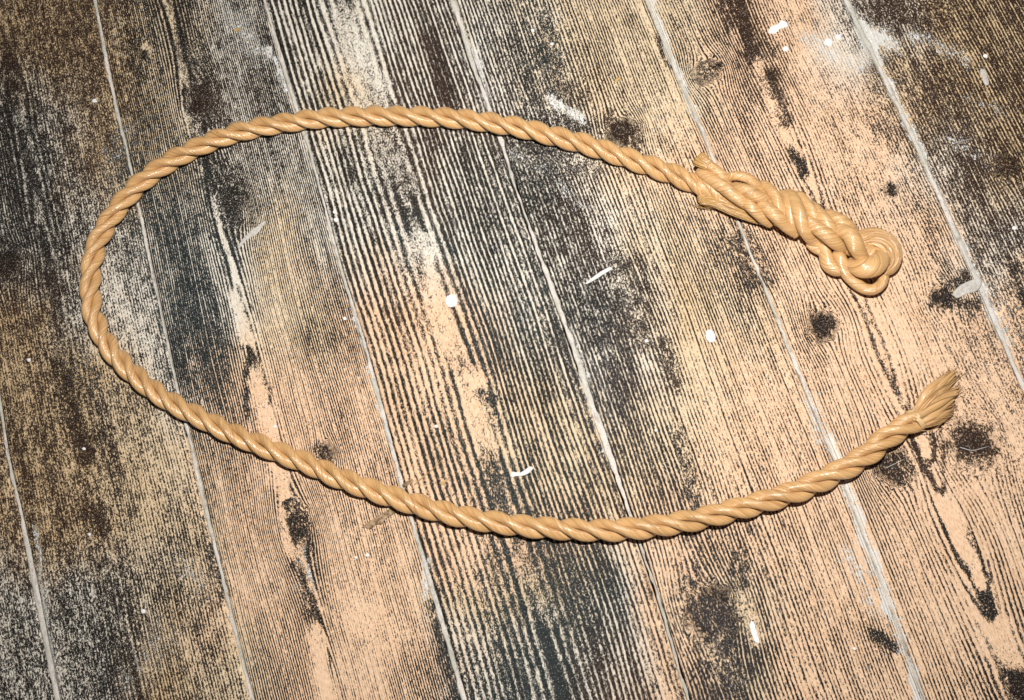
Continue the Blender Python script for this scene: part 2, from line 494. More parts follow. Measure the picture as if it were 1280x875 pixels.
# ------------------------------------------------------------------ floor
sub = bpy.data.meshes.new('floor')
x0, x1 = N_LO * BOARD - 0.02, N_HI * BOARD + 0.02
bx = [(x, y, z) for z in (-0.05, -0.022) for (x, y) in ((x0, Y0), (x1, Y0), (x1, Y1), (x0, Y1))]
floor = link_mesh('floor', bx, [(3, 2, 1, 0), (4, 5, 6, 7), (0, 1, 5, 4), (1, 2, 6, 5), (2, 3, 7, 6), (3, 0, 4, 7)], M_SUB, smooth=False)
set_tag(floor, 'worn wooden floor of wide dark-stained pine boards', 'floor', kind='structure')

# ring model per board: (centre t0, ring width in mm, cathedral slope, depth, spacing far from centre)
GRAIN = {-2: (0.5, 3.0, 0.02, 10), -1: (0.3, 2.2, 0.02, 15), 0: (0.44, 3.2, 0.03, 7), 1: (0.43, 1.9, 0.017, 7), 2: (0.43, 6.0, 0.012, 7),
         3: (-0.6, 3.1, 0.02, 8), 4: (0.415, 2.3, -0.026, 9), 5: (1.6, 2.6, 0.02, 10), 6: (0.5, 3.0, 0.03, 10)}
nzA, nzB, nzC, nzD = Noise2(11), Noise2(12), Noise2(13), Noise2(14)


def plank(n):
    visible = -1 <= n <= 5
    nx = 74 if visible else 26
    (xa, wa), (xb, wb) = EDGE[n], EDGE[n + 1]
    xa = xa + wa / 2 + 0.0002 + 0.00025 * nzA(YS * 160, YS * 0 + n) + 0.0002 * nzA(YS * 40, YS * 0 + n + 9)
    xb = xb - wb / 2 - 0.0002 + 0.00025 * nzB(YS * 160, YS * 0 + n) + 0.0002 * nzB(YS * 40, YS * 0 + n + 9)
    s = np.linspace(0, 1, nx)
    X = xa[:, None] * (1 - s) + xb[:, None] * s
    Y = np.repeat(YS[:, None], nx, 1)
    # surface: slight cup, worn rounded edges, tiny undulation
    edge = np.minimum(X - xa[:, None], xb[:, None] - X)
    Z = -0.0009 * np.exp(-edge / 0.0016) + 0.0005 * nzC.fbm(X * 30, Y * 8, 3) - 0.0003 - 0.0006 * (2 * s - 1) ** 2 * (1 if n % 2 else -0.3)
    px, py = to_px(X, Y)
    # ---- grain coordinate (in rings)
    t0, rw, slope, depth = GRAIN[n]
    tx = (X - n * BOARD)
    gx = tx + 0.0035 * nzA.fbm(X * 18 + n * 7, Y * 6, 3) + 0.0012 * nzB.fbm(X * 60, Y * 22, 2)
    # follow the edges of the board
    gx = gx - 0.5 * ((EDGE[n][0] - n * BOARD) + (EDGE[n + 1][0] - (n + 1) * BOARD))[:, None]
    kn = np.zeros_like(X)
    kphase = np.zeros_like(X); kw = np.zeros_like(X)
    for (kx, ky, ra, rl, kd) in KNOTS:
        c = P(kx, ky)
        if not (n * BOARD - 0.01 < c[0] < (n + 1) * BOARD + 0.01): continue
        a, l = ra / 1550, rl / 1550
        dx, dy = X - c[0], Y - c[1]
        wob = 1 + 0.5 * nzC.fbm(X * 260 + kx, Y * 260, 3)
        r = np.sqrt((dx / a) ** 2 + (dy / l) ** 2) * wob
        # lines swing round the knot
        gx = gx - np.sign(dx) * 0 - dx * 0.85 * np.exp(-(dx / (1.7 * a)) ** 2 - (dy / (2.4 * l)) ** 2)
        kn = np.maximum(kn, kd * 1 / (1 + np.exp((r - 0.95) * 7)))
        w = 1 / (1 + np.exp((r - 1.0) * 8))
        kphase = kphase * (1 - w) + w * r * (ra / 4.5); kw = np.maximum(kw, w)
    dd = depth / 1000 + slope * (Y - 0.25) + 0.006 * nzD.fbm(Y * 5 + n, Y * 0 + n, 3)
    c0 = t0 * BOARD + 0.004 * nzD(Y * 5 + 3 * n, Y * 0)
    r = np.sqrt((gx - c0) ** 2 + dd ** 2 * np.where(np.abs(dd) < 9, 1, 1))
    # rings get tighter away from the heart
    rr = r * 1000 / rw
    if n == 2: rr = rr + 0.085 * np.maximum(0, (gx - c0) * 1000 - 22) + 0.03 * np.maximum(0, (c0 - gx) * 1000 - 25)
    if n == 0: rr = rr + 0.10 * np.maximum(0, np.abs(gx - c0) * 1000 - 20)
    if n == 3: rr = rr + 0.10 * np.maximum(0, tx * 1000 - 100)
    phase = rr * (1 - kw) + kphase * kw
    # ---- tar cover
    wx = px + 26 * nzB.fbm(X * 45, Y * 18, 3); wy = py + 46 * nzC.fbm(X * 45 + 9, Y * 14, 3)
    cov = grid_map(COVER, wx, wy) / 9.0
    lines = grid_map(LINES, wx, wy) / 9.0 * (1 - 0.75 * kw) * {-1: 0.75, 0: 0.62, 5: 0.8}.get(n, 1.0)
    cov = 0.49 + (cov - 0.5) * (0.95 + 0.45 * lines) + {-1: -0.12, 0: -0.11, 5: -0.10, 1: -0.05}.get(n, -0.045)
    cov = cov + 0.30 * nzA.fbm(X * 80 + n, Y * 14, 4) * (1 - 0.3 * lines) + 0.16 * nzD.fbm(X * 200, Y * 60 + n, 3)
    jx = px + 5 * nzA.fbm(X * 170, Y * 90 + 4, 3); jy = py + 9 * nzB.fbm(X * 170 + 5, Y * 90, 3)
    for pts, hw, st, damp in MARKS:
        d = seg_dist(jx, jy, pts)
        w = 1 / (1 + np.exp(np.clip((d - hw) / (0.16 * hw + 0.5), -30, 30)))
        cov = np.where(w > 0.01, np.minimum(cov + st * w, np.maximum(cov, 0.5 + 0.75 * abs(st) if st > 0 else 9)), cov)
        lines = lines * (1 - damp * w)
    dust = 0.12 + 0.25 * nzC.fbm(X * 30 + 3, Y * 12, 4)
    for pts, hw, st in DUSTS:
        d = seg_dist(jx, jy, pts)
        dust = dust + st * np.exp(-(d / hw) ** 2)
    # ---- tones
    sx = px + 60 * nzC.fbm(X * 25, Y * 14, 3); sy = py + 60 * nzA.fbm(X * 25 + 4, Y * 14, 3)
    lt = class_map(LIGHT, sx, sy, 'PYGB'); dk = class_map(DARK, sx, sy, 'kbsu')
    L = sum(lt[c][..., None] * np.array(LIGHT_RGB[c]) for c in 'PYGB')
    K = sum(dk[c][..., None] * np.array(DARK_RGB[c]) for c in 'kbsu')
    K = K * (1 - kn[..., None] * 0.6) + np.array((0.014, 0.007, 0.004)) * kn[..., None] * 0.6
    # ---- mesh: top grid plus sides
    V = np.stack([X, Y, Z], -1).reshape(-1, 3)
    idx = np.arange(NYS * nx).reshape(NYS, nx)
    quads = np.stack([idx[:-1, :-1], idx[:-1, 1:], idx[1:, 1:], idx[1:, :-1]], -1).reshape(-1, 4)
    left, right = V[idx[:, 0]].copy(), V[idx[:, -1]].copy()
    left[:, 2] = right[:, 2] = -0.0219
    nb = len(V)
    V = np.concatenate([V, left, right])
    il, ir = nb + np.arange(NYS), nb + NYS + np.arange(NYS)
    q2 = np.stack([il[:-1], idx[:-1, 0], idx[1:, 0], il[1:]], -1)
    q3 = np.stack([idx[:-1, -1], ir[:-1], ir[1:], idx[1:, -1]], -1)
    quads = np.concatenate([quads, q2, q3])
    me = bpy.data.meshes.new('plank')
    me.vertices.add(len(V)); me.vertices.foreach_set('co', V.astype(np.float32).ravel())
    me.loops.add(quads.size); me.loops.foreach_set('vertex_index', quads.astype(np.int32).ravel())
    me.polygons.add(len(quads)); me.polygons.foreach_set('loop_start', np.arange(0, quads.size, 4, dtype=np.int32))
    me.update(calc_edges=True)
    me.polygons.foreach_set('use_smooth', np.ones(len(quads), dtype=bool))

    def ext(a):
        return np.concatenate([a.reshape(NYS * nx, -1), a[:, 0].reshape(NYS, -1), a[:, -1].reshape(NYS, -1)])
    for nm, arr in (('phase', phase), ('cover', cov), ('lines', lines), ('dust', dust), ('knot', kn)):
        at = me.attributes.new(nm, 'FLOAT', 'POINT')
        at.data.foreach_set('value', ext(arr).astype(np.float32).ravel())
    for nm, arr in (('light_tone', L), ('dark_tone', K)):
        at = me.attributes.new(nm, 'FLOAT_COLOR', 'POINT')
        at.data.foreach_set('color', np.concatenate([ext(arr), np.ones((len(V), 1))], 1).astype(np.float32).ravel())
    me.materials.append(M_BOARD)
    me.validate()
    o = bpy.data.objects.new('plank', me)
    col.objects.link(o)
    o.parent = floor
    return o


for n in range(N_LO, N_HI):
    plank(n)

# filler pressed into the joints, a little below the boards
for n in range(N_LO + 1, N_HI):
    xc, wd = EDGE[n]
    nz = Noise2(500 + n)
    ex = 0.0008 * nz(YS * 190, YS * 0 + 1) + 0.0012 * nz(YS * 25, YS * 0 + 4)
    w2 = wd * (0.43 + 0.30 * nz(YS * 190, YS * 0 + 2) + 0.22 * nz(YS * 40, YS * 0 + 5) + 0.25 * nz(YS * 14, YS * 0 + 7))
    V = []; F = []
    S = np.linspace(-1, 1, 7)
    for i, y in enumerate(YS):
        for s in S:
            z = -0.0011 - 0.0007 * abs(s) ** 3 + 0.0009 * nz(y * 150 + 3 * s, s * 2 + n)
            V.append((xc[i] + ex[i] + s * w2[i], y, z))
    k = len(S)
    for i in range(NYS - 1):
        for j in range(k - 1):
            a = i * k + j
            F.append((a, a + 1, a + k + 1, a + k))
    b = len(V)
    for i, y in enumerate(YS):
        V.append((xc[i] + ex[i] - w2[i] * 1.02, y, -0.0218)); V.append((xc[i] + ex[i] + w2[i] * 1.02, y, -0.0218))
    for i in range(NYS - 1):
        F.append((b + 2 * i, i * k, (i + 1) * k, b + 2 * i + 2))
        F.append((i * k + k - 1, b + 2 * i + 1, b + 2 * i + 3, (i + 1) * k + k - 1))
    link_mesh('joint_filler', V, F, M_FILL, floor)

# ------------------------------------------------------------------ rope
ROPE_R = 0.0089
PITCH = 0.0615


def catmull(pts, step):
    """dense, evenly spaced points through pts (any dimension)"""
    p = np.array(pts, float)
    p = np.vstack([2 * p[0] - p[1], p, 2 * p[-1] - p[-2]])
    out = []
    for i in range(1, len(p) - 2):
        for t in np.linspace(0, 1, 24, endpoint=False):
            a, b, c, d = p[i - 1], p[i], p[i + 1], p[i + 2]
            out.append(0.5 * (2 * b + (c - a) * t + (2 * a - 5 * b + 4 * c - d) * t * t + (3 * b - a - 3 * c + d) * t ** 3))
    out.append(p[-2])
    out = np.array(out)
    L = np.concatenate([[0], np.cumsum(np.linalg.norm(np.diff(out[:, :3], axis=0), axis=1))])
    s = np.linspace(0, L[-1], max(4, int(L[-1] / step)))
    return np.stack([np.interp(s, L, out[:, k]) for k in range(out.shape[1])], 1), s


def tube(name, C, rad, mat, parent, sides=16, flat=1.0, twist=9.0, cap=True, up=None, rough=0.03, seed=0, power=2.0, wide=1.0):
    """sweep a slightly fibrous tube along points C (N,3) with radii rad"""
    C = np.asarray(C, float); N = len(C)
    rad = np.asarray(rad, float) * np.ones(N)
    T = np.gradient(C, axis=0); T /= np.linalg.norm(T, axis=1)[:, None] + 1e-12
    if up is None:
        U = np.tile(np.array([0.0, 0, 1.0]), (N, 1))
    else:
        U = up
    S = np.cross(T, U); ln = np.linalg.norm(S, axis=1)
    S[ln < 0.15] = np.cross(T[ln < 0.15], np.array([1.0, 0.2, 0])); S /= np.linalg.norm(S, axis=1)[:, None]
    U = np.cross(S, T)
    s = np.concatenate([[0], np.cumsum(np.linalg.norm(np.diff(C, axis=0), axis=1))])
    th = np.linspace(0, 2 * math.pi, sides + 1)
    nz = Noise2(900 + seed)
    V = []; UV = []
    for j in range(sides + 1):
        a = th[j] + math.pi * 1.5        # seam below
        lump = 1 + rough * 2 * nz(np.full(N, (j % sides) * 0.9) + s * 60, s * 55) + rough * 1.2 * nz(s * 220, np.full(N, (j % sides) * 1.7))
        ca, sa = math.cos(a), math.sin(a)
        ca = math.copysign(abs(ca) ** (2 / power), ca); sa = math.copysign(abs(sa) ** (2 / power), sa)
        V.append(C + (S * ca * wide + U * sa * flat) * (rad * lump)[:, None])
        UV.append(np.stack([np.full(N, j / sides) + s * twist + seed * 0.37, s * 1.0 + seed * 0.11], 1))
    V = np.stack(V, 1); UV = np.stack(UV, 1)
    V[:, -1] = V[:, 0]
    k = sides + 1
    F = []
    for i in range(N - 1):
        for j in range(sides):
            a = i * k + j
            F.append((a, a + 1, a + k + 1, a + k))
    V = V.reshape(-1, 3); UV = UV.reshape(-1, 2)
    if cap:
        e = len(V)
        V = np.vstack([V, C[0] - T[0] * rad[0] * 0.35, C[-1] + T[-1] * rad[-1] * 0.35])
        UV = np.vstack([UV, UV[0], UV[-1]])
        for j in range(sides):
            F.append((j + 1, j, e)); F.append(((N - 1) * k + j, (N - 1) * k + j + 1, e + 1))
    return link_mesh(name, V, F, mat, parent, True, UV)


ROPE_PX = [(908, 247), (890, 238), (868, 229), (836, 216), (800, 203), (768, 192), (734, 181), (699, 171.5), (665, 163), (631, 156), (586, 149.5), (540, 146), (484, 145),
           (425, 146), (394, 148.5), (343, 155.5), (291.5, 167), (240, 187), (194, 214), (156, 249), (127, 291.5), (116, 324), (113, 358), (117, 393), (134, 430),
           (161, 461.5), (202, 495), (247, 520), (291.5, 542), (343, 563), (394, 583), (425, 597.5), (493.6, 622), (562, 642), (631, 654.5), (699, 661), (768, 662.5),
           (836.5, 655), (879, 647.5), (918.6, 637), (987, 617), (1042, 593), (1083, 569), (1110, 546), (1130, 534), (1146, 524)]
ctr = [P(x, y, ROPE_R) for x, y in ROPE_PX]
rope = bpy.data.objects.new('rope', None)
col.objects.link(rope)
rope.empty_display_size = 0.05
set_tag(rope, 'golden tan three-strand rope laid in an open loop with a spliced eye and frayed end', 'rope')
C, S = catmull(ctr, 0.0014)
T = np.gradient(C, axis=0); T /= np.linalg.norm(T, axis=1)[:, None]
Zv = np.tile(np.array([0, 0, 1.0]), (len(C), 1))
Nv = np.cross(T, Zv); Nv /= np.linalg.norm(Nv, axis=1)[:, None]
nzR = Noise2(77)
for k in range(3):
    phi = 2 * math.pi * (S / PITCH + k / 3 + 0.10) + 0.25 * nzR(S * 9, S * 0 + k)
    rad_dir = np.cos(phi)[:, None] * Zv + np.sin(phi)[:, None] * Nv
    h = ROPE_R * 0.55 * (1 + 0.05 * nzR(S * 30, S * 0 + 5 + k))
    Ck = C + rad_dir * h[:, None] if np.ndim(h) else C + rad_dir * h
    rk = ROPE_R * 0.492 * (1 + 0.06 * nzR(S * 22, S * 0 + 11 + k))
    tube('strand', Ck, rk, M_ROPE, rope, sides=28, flat=0.94, wide=0.79, power=2.2, twist=15.0, up=rad_dir, rough=0.015, seed=k)

# ---- eye splice: every visible tuck is a strand of its own, traced on a 4.129x view of the photo
def Q(x, y, zmm):
    return P(840 + x / 4.129, 180 + y / 4.129, zmm / 1000)


PXM = 1 / 4.129 / 1600.0        # view pixels -> metres on the rope


def splice(name, pts, seed, mat=None, flat=0.85, twist=-40, sides=18, rough=0.035):
    p = np.array([[*Q(x, y, max(z + 1.5, 9.5)), r * PXM] for (x, y, z, r) in pts])
    c, _ = catmull(p, 0.0012)
    r = c[:, 3].copy()
    return tube(name, c[:, :3], r, mat or M_ROPE, rope, sides=sides, flat=flat, twist=twist, rough=rough, seed=20 + seed)


splice('splice_core', [(130, 215, 8, 44), (260, 250, 9, 62), (400, 285, 10, 74), (620, 370, 11, 84), (800, 455, 11, 76), (950, 530, 10, 60), (1040, 560, 9, 46)], 0, flat=0.72)
TUCKS = [
    [(300, 195, 12, 22), (265, 165, 17, 27), (215, 125, 18, 27), (190, 110, 18, 27)],
    [(140, 140, 10, 26), (170, 160, 14, 32), (255, 214, 19, 35), (317, 262, 20, 35), (375, 303, 17, 32), (410, 330, 10, 22)],
    [(278, 195, 12, 20), (290, 175, 15, 24), (328, 163, 19, 26), (385, 175, 20, 27), (432, 208, 17, 27), (475, 265, 10, 22)],
    [(318, 215, 14, 22), (350, 228, 19, 32), (400, 248, 22, 36), (455, 277, 20, 34), (525, 306, 12, 24)],
    [(365, 280, 14, 24), (385, 300, 18, 30), (419, 335, 19, 32), (475, 385, 13, 32), (512, 415, 6, 24)],
    [(445, 295, 14, 24), (475, 318, 19, 32), (538, 372, 21, 36), (600, 430, 14, 34), (645, 468, 6, 24)],
    [(455, 205, 9, 20), (480, 212, 14, 26), (526, 259, 19, 30), (556, 321, 19, 30), (598, 395, 12, 24)],
    [(560, 255, 11, 22), (590, 270, 15, 28), (606, 335, 19, 31), (630, 405, 16, 31), (655, 460, 7, 24)],
    [(590, 250, 11, 24), (622, 272, 17, 33), (655, 353, 23, 36), (683, 435, 20, 36), (726, 497, 11, 32), (775, 527, 5, 22)],
    [(640, 260, 11, 22), (668, 276, 14, 28), (720, 345, 19, 31), (765, 410, 16, 28)],
    [(670, 375, 13, 24), (700, 398, 19, 34), (796, 466, 22, 38), (860, 522, 16, 35), (908, 546, 8, 24)],
    [(700, 310, 10, 22), (730, 325, 15, 29), (792, 396, 21, 33), (845, 474, 18, 31), (895, 530, 10, 22)],
    [(795, 352, 9, 24), (822, 370, 14, 33), (878, 402, 17, 38), (925, 440, 13, 34), (950, 470, 8, 26)],
    [(830, 415, 13, 26), (862, 438, 18, 36), (921, 472, 23, 42), (952, 532, 22, 42), (985, 592, 15, 34)],
    [(700, 515, 6, 16), (735, 538, 5, 24), (776, 560, 5, 22), (810, 580, 5, 16)],
]
for i, t in enumerate(TUCKS):
    splice('splice_strand', t, 1 + i)
# the eye itself, pulled tight: the strands lie open here, so the yarns show side by side
def bundle(name, pts, seed, count, turn, mat=None, flat=0.95):
    p = np.array([[*Q(x, y, z), r * PXM] for (x, y, z, r) in pts])
    c, s = catmull(p, 0.0012)
    ctr, rad = c[:, :3], c[:, 3]
    core = tube(name, ctr, rad * 0.86, mat or M_ROPE, rope, sides=22, flat=flat, twist=-5, rough=0.02, seed=200 + seed)
    t = np.gradient(ctr, axis=0); t /= np.linalg.norm(t, axis=1)[:, None]
    sd = np.cross(t, np.array([0, 0, 1.0])); sd /= np.linalg.norm(sd, axis=1)[:, None]
    upv = np.cross(sd, t)
    g = np.random.default_rng(seed)
    for k in range(count):
        a = 2 * math.pi * k / count + turn * s / s[-1] + 0.10 * g.normal() + 0.12 * np.sin(s * 90 + g.random() * 6)
        ry = rad * math.pi / count * (1.02 + 0.16 * g.normal())
        off = rad - ry * 0.75
        yc = ctr + sd * (np.cos(a) * off)[:, None] + upv * (np.sin(a) * off * flat)[:, None]
        tube('yarn', yc, ry, mat or M_ROPE, core, sides=9, flat=1.0, twist=12, rough=0.05, seed=210 + seed * 40 + k)
    return core


bundle('eye_loop', [(945, 545, 10, 36), (968, 500, 11, 46), (1038, 488, 11.5, 57), (1096, 518, 11.5, 60), (1124, 568, 11, 60), (1116, 622, 9.5, 52), (1080, 655, 8, 36)], 1, 17, 1.3)
splice('eye_strand', [(925, 600, 9, 24), (942, 628, 14, 40), (985, 640, 18, 54), (1040, 628, 18.5, 56), (1080, 592, 15, 46), (1088, 555, 9, 30)], 41, None, 0.8, -25, 22, 0.03)
splice('eye_strand', [(845, 560, 10, 24), (868, 590, 12, 33), (892, 648, 10, 34), (930, 700, 6.5, 32), (988, 744, 5, 29), (1040, 750, 5, 29), (1080, 722, 6, 28), (1095, 680, 8, 26)], 42, None, 0.9, -30, 20, 0.03)
splice('eye_strand', [(770, 520, 9, 24), (786, 545, 9, 30), (804, 611, 7, 38), (842, 646, 6, 36), (888, 652, 5, 26)], 43, None, 0.9, -25, 20, 0.04)


bundle('strand_end', [(196, 113, 19, 27), (175, 102, 19, 31), (155, 88, 18.5, 38), (140, 76, 17.5, 43)], 3, 13, 0.4, M_ROPE_CUT, 0.8)
bundle('strand_end', [(470, 400, 7, 20), (408, 372, 8, 32), (317, 328, 9, 42), (226, 288, 9, 42), (165, 282, 8, 36), (142, 288, 6, 26)], 2, 15, 0.5, M_ROPE_CUT, 0.75)


def fibres(name, curves, mat, parent, kind=None):
    """many hair-thin tubes joined in one mesh: curves = list of (points, radius)"""
    V = []; F = []; UV = []
    for pts, r in curves:
        c, s = catmull(pts, 0.0025)
        t = np.gradient(c, axis=0); t /= np.linalg.norm(t, axis=1)[:, None] + 1e-12
        a = np.cross(t, np.array([0.1, 0.2, 1.0])); a /= np.linalg.norm(a, axis=1)[:, None] + 1e-12
        b = np.cross(a, t)
        base = len(V); n = len(c)
        for i in range(n):
            rr = r * (1 - 0.45 * i / (n - 1))
            for q in range(4):
                an = math.pi / 2 * q
                V.append(c[i] + (a[i] * math.cos(an) + b[i] * math.sin(an)) * rr)
                UV.append((q / 4, s[i]))
        for i in range(n - 1):
            for q in range(4):
                F.append((base + i * 4 + q, base + i * 4 + (q + 1) % 4, base + (i + 1) * 4 + (q + 1) % 4, base + (i + 1) * 4 + q))
        F.append((base + 3, base + 2, base + 1, base)); e = base + 4 * (n - 1); F.append((e, e + 1, e + 2, e + 3))
    o = link_mesh(name, V, F, mat, parent, True, UV)
    if kind: o['kind'] = kind
    return o


rs = np.random.default_rng(5)
# loose hairs on the splice
cv = []
for k in range(9):
    x, y = 205 + rs.normal(0, 18), 318 + rs.normal(0, 8)
    cv.append(([Q(x + 60 + 8 * k, y - 38 + rs.normal(0, 10), 9), Q(x + 25, y - 8, 8), Q(x - 20, y + 12 + rs.normal(0, 6), 4), Q(x - 60 - rs.random() * 25, y + 8 + rs.normal(0, 12), 1.0)], 0.00022))
for k in range(8):
    x, y = 420 - 12 * k, 388 - 7 * k
    cv.append(([Q(x, y, 10), Q(x - 70, y - 28 + rs.normal(0, 4), 7), Q(x - 140, y - 60 + rs.normal(0, 8), 5)], 0.00025))
fibres('loose_fibres', cv, M_ROPE_CUT, rope, 'stuff')

# ---- whipped and frayed end
def Rw(x, y, zmm):
    return P(x, y, zmm / 1000)


wc = Rw(1144, 525.5, 8.9)
wt = Rw(1152, 520.5, 8.9) - Rw(1136, 530.5, 8.9); wt /= np.linalg.norm(wt)
wn = np.cross(wt, [0, 0, 1.0]); wn /= np.linalg.norm(wn)
an = np.linspace(0, 2 * math.pi * 3.0, 110)
rr = 0.0083
WH = wc + np.outer((an / (2 * math.pi) - 1.5) * 0.0011, wt) + np.outer(np.cos(an), [0, 0, 1.0]) * rr * 0.96 + np.outer(np.sin(an), wn) * rr + np.outer(0.0012 * np.sin(an + 0.5), wt)
tube('whipping', WH, 0.00075, M_TWINE, rope, 8, 1.0, 100, True, None, 0.05, 60)

tips = [(1183, 468), (1188, 462), (1192, 463), (1196, 468), (1196, 474), (1194, 478), (1197, 483), (1200, 487), (1197, 491), (1192, 494), (1194, 500), (1193, 504), (1188, 507),
        (1191, 512), (1191, 517), (1183, 519), (1178, 472), (1172, 480), (1168, 486), (1186, 488), (1184, 497), (1180, 505), (1176, 490), (1186, 475)]
fine = []
for i, (tx_, ty_) in enumerate(tips):
    f = (i % 16) / 15 if i < 16 else rs.random()
    a = Rw(1143 + rs.normal(0, 1), 525 + (f - 0.5) * 17 + rs.normal(0, 1.0), 6 + 7 * math.sin(math.pi * min(max(f, 0.1), 0.9)) + rs.normal(0, 0.8))
    e = Rw(tx_ + rs.normal(0, 1), ty_ + rs.normal(0, 1), 1.5 + rs.random() * 6.5)
    mid = a * 0.5 + e * 0.5 + np.array([0, 0, 0.003 * rs.random()]) + (Rw(1160, 495, 0) - Rw(1164, 502, 0)) * (0.9 - 1.4 * f) * 0.6
    c, s = catmull([a, a * 0.75 + mid * 0.25, mid, e], 0.0014)
    q = s / s[-1]
    r = 0.0026 * (0.75 + 0.55 * np.sin(math.pi * np.minimum(q * 0.9 + 0.05, 1))) * (1 - 0.72 * np.clip((q - 0.62) / 0.38, 0, 1))
    tube('yarn', c, r, M_ROPE, rope, 10, 0.75, 4.0, True, None, 0.12, 70 + i)
    for k in range(4):
        j = Rw(tx_ + rs.normal(2, 4.0), ty_ + rs.normal(0, 4.0), max(0.6, 1.5 + rs.normal(2.5, 2)))
        o1 = rs.normal(0, 0.0011, 3)
        fine.append(([a + o1, mid + o1 * 1.6 + np.array([0, 0, 0.0012]), j], 0.00032))
fibres('frayed_fibres', fine, M_ROPE, rope, 'stuff')

# ------------------------------------------------------------------ small things lying on the floor
def flake(name, label, cat, pts, thick, mat, dome=0.0, group=None, z0=0.0006, rag=0.06, curl=0.0):
    """thin solid with an irregular outline traced in photo pixels"""
    p = np.array([P(x, y, 0)[:2] for x, y in pts])
    c = p.mean(0)
    # densify the outline
    out = []
    n = len(p)
    for i in range(n):
        for t in np.linspace(0, 1, 5, endpoint=False):
            a, b, d, e = p[i - 1], p[i], p[(i + 1) % n], p[(i + 2) % n]
            out.append(0.5 * (2 * b + (d - a) * t + (2 * a - 5 * b + 4 * d - e) * t * t + (3 * b - a - 3 * d + e) * t ** 3))
    out = np.array(out)
    rg = np.random.default_rng(abs(hash(label)) % 1000 if False else sum(map(ord, label)))
    out = c + (out - c) * (1 + rag * rg.normal(0, 1, (len(out), 1)))
    V = []; F = []; k = len(out)
    rings = [(1.0, 0.0), (1.0, thick * 0.6), (0.88, thick), (0.5, thick + dome * 0.7)]
    for sc, z in rings:
        for q in out:
            xy = (q - c) * sc
            V.append((xy[0], xy[1], z + curl * (np.hypot(*xy) ** 2) * 1e3 + 0.15 * thick * rg.normal()))
    V.append((0, 0, thick + dome))
    for i in range(len(rings) - 1):
        for j in range(k):
            F.append((i * k + j, i * k + (j + 1) % k, (i + 1) * k + (j + 1) % k, (i + 1) * k + j))
    e = len(V) - 1
    for j in range(k): F.append(((len(rings) - 1) * k + j, (len(rings) - 1) * k + (j + 1) % k, e))
    F.append(tuple(range(k - 1, -1, -1)))
    o = link_mesh(name, V, F, mat)
    o.location = (c[0], c[1], z0 - 0.0008)
    return set_tag(o, label, cat, group)


def ell(cx, cy, a, b, ang, n=9):
    ca, sa = math.cos(math.radians(ang)), math.sin(math.radians(ang))
    return [(cx + a * math.cos(t) * ca - b * math.sin(t) * sa, cy + a * math.cos(t) * sa + b * math.sin(t) * ca) for t in np.linspace(0, 2 * math.pi, n, endpoint=False)]


flake('paint_drop', 'round white paint drop inside the rope loop on a broad-grained board', 'paint drop', ell(564, 376, 7.5, 8, 0), 0.0006, M_WHITE, 0.0005)
flake('paint_drop', 'oval white paint drop on bare fine-grained wood below the splice', 'paint drop', ell(888, 420, 6, 8.5, -15), 0.0006, M_WHITE, 0.0004)
flake('paint_flake', 'ragged white paint flake beside the dark flame-shaped grain', 'paint flake', [(961, 38), (966, 32), (973, 30), (977, 25), (983, 27), (984, 33), (976, 36), (970, 41), (963, 42)], 0.0004, M_WHITE)
flake('paint_flake', 'small squarish white paint flake near the pale board edge', 'paint flake', [(1030, 51), (1036, 48), (1041, 52), (1038, 57), (1032, 56)], 0.0004, M_WHITE)
flake('paint_scrape', 'long slanted whitish scrape inside the loop near a dark knot', 'scrape', [(297, 308), (304, 298), (312, 290), (322, 282), (331, 277), (326, 287), (317, 295), (306, 301), (299, 311)], 0.0003, M_GREYCHIP)
flake('wood_sliver', 'thin white wood sliver lying across the brown stained board', 'sliver', [(732, 354), (739, 348), (750, 340), (762, 334), (765, 336), (756, 342), (745, 349), (734, 355)], 0.0007, M_LINT, rag=0.02)
flake('putty_crumb', 'small bent white putty crumb with a blob at one end', 'crumb', [(638, 593), (641, 590), (645, 592), (651, 591), (657, 588), (663, 583), (666, 586), (660, 592), (652, 595), (645, 595), (640, 597)], 0.0008, M_WHITE, rag=0.02)
flake('wood_chip', 'pale grey oval wood chip jutting from the joint over a dark stain', 'chip', [(1191, 369), (1194, 362), (1203, 355), (1215, 350), (1225, 347), (1227, 354), (1222, 363), (1210, 367), (1198, 372)], 0.0007, M_GREYCHIP, rag=0.02)
flake('paint_smear', 'short pale smear on the dark board beyond the splice', 'smear', [(1225, 88), (1230, 86), (1235, 98), (1236, 105), (1231, 106), (1228, 98)], 0.0003, M_GREYCHIP)
flake('paint_smear', 'narrow pinkish white streak beside the square dark stain', 'smear', [(937, 780), (942, 778), (948, 797), (949, 803), (944, 802), (939, 790)], 0.0003, M_WHITE)
flake('wood_shaving', 'yellow wood shaving just above the rope on striped grain', 'shaving', [(549, 604), (556, 600), (562, 597), (559, 601), (554, 606)], 0.0006, M_STRAW, rag=0.02)
flake('wood_shaving', 'tiny yellow shaving on the grey dusty board', 'shaving', [(292, 37), (297, 35), (301, 36), (297, 39), (293, 39)], 0.0006, M_STRAW, rag=0.02)
flake('wood_shaving', 'tiny brown shaving resting on the finely striped board by a knot', 'shaving', [(768, 100), (772, 97), (777, 97), (774, 100), (771, 103)], 0.0006, M_STRAW, rag=0.02)
flake('bark_scrap', 'dry brown bark scrap poking out from under the rope', 'bark scrap', [(452, 660), (460, 653), (470, 647), (484, 638), (496, 632), (499, 636), (494, 641), (483, 648), (477, 655), (470, 656), (463, 662), (457, 659)], 0.0008, M_BARK, rag=0.03)
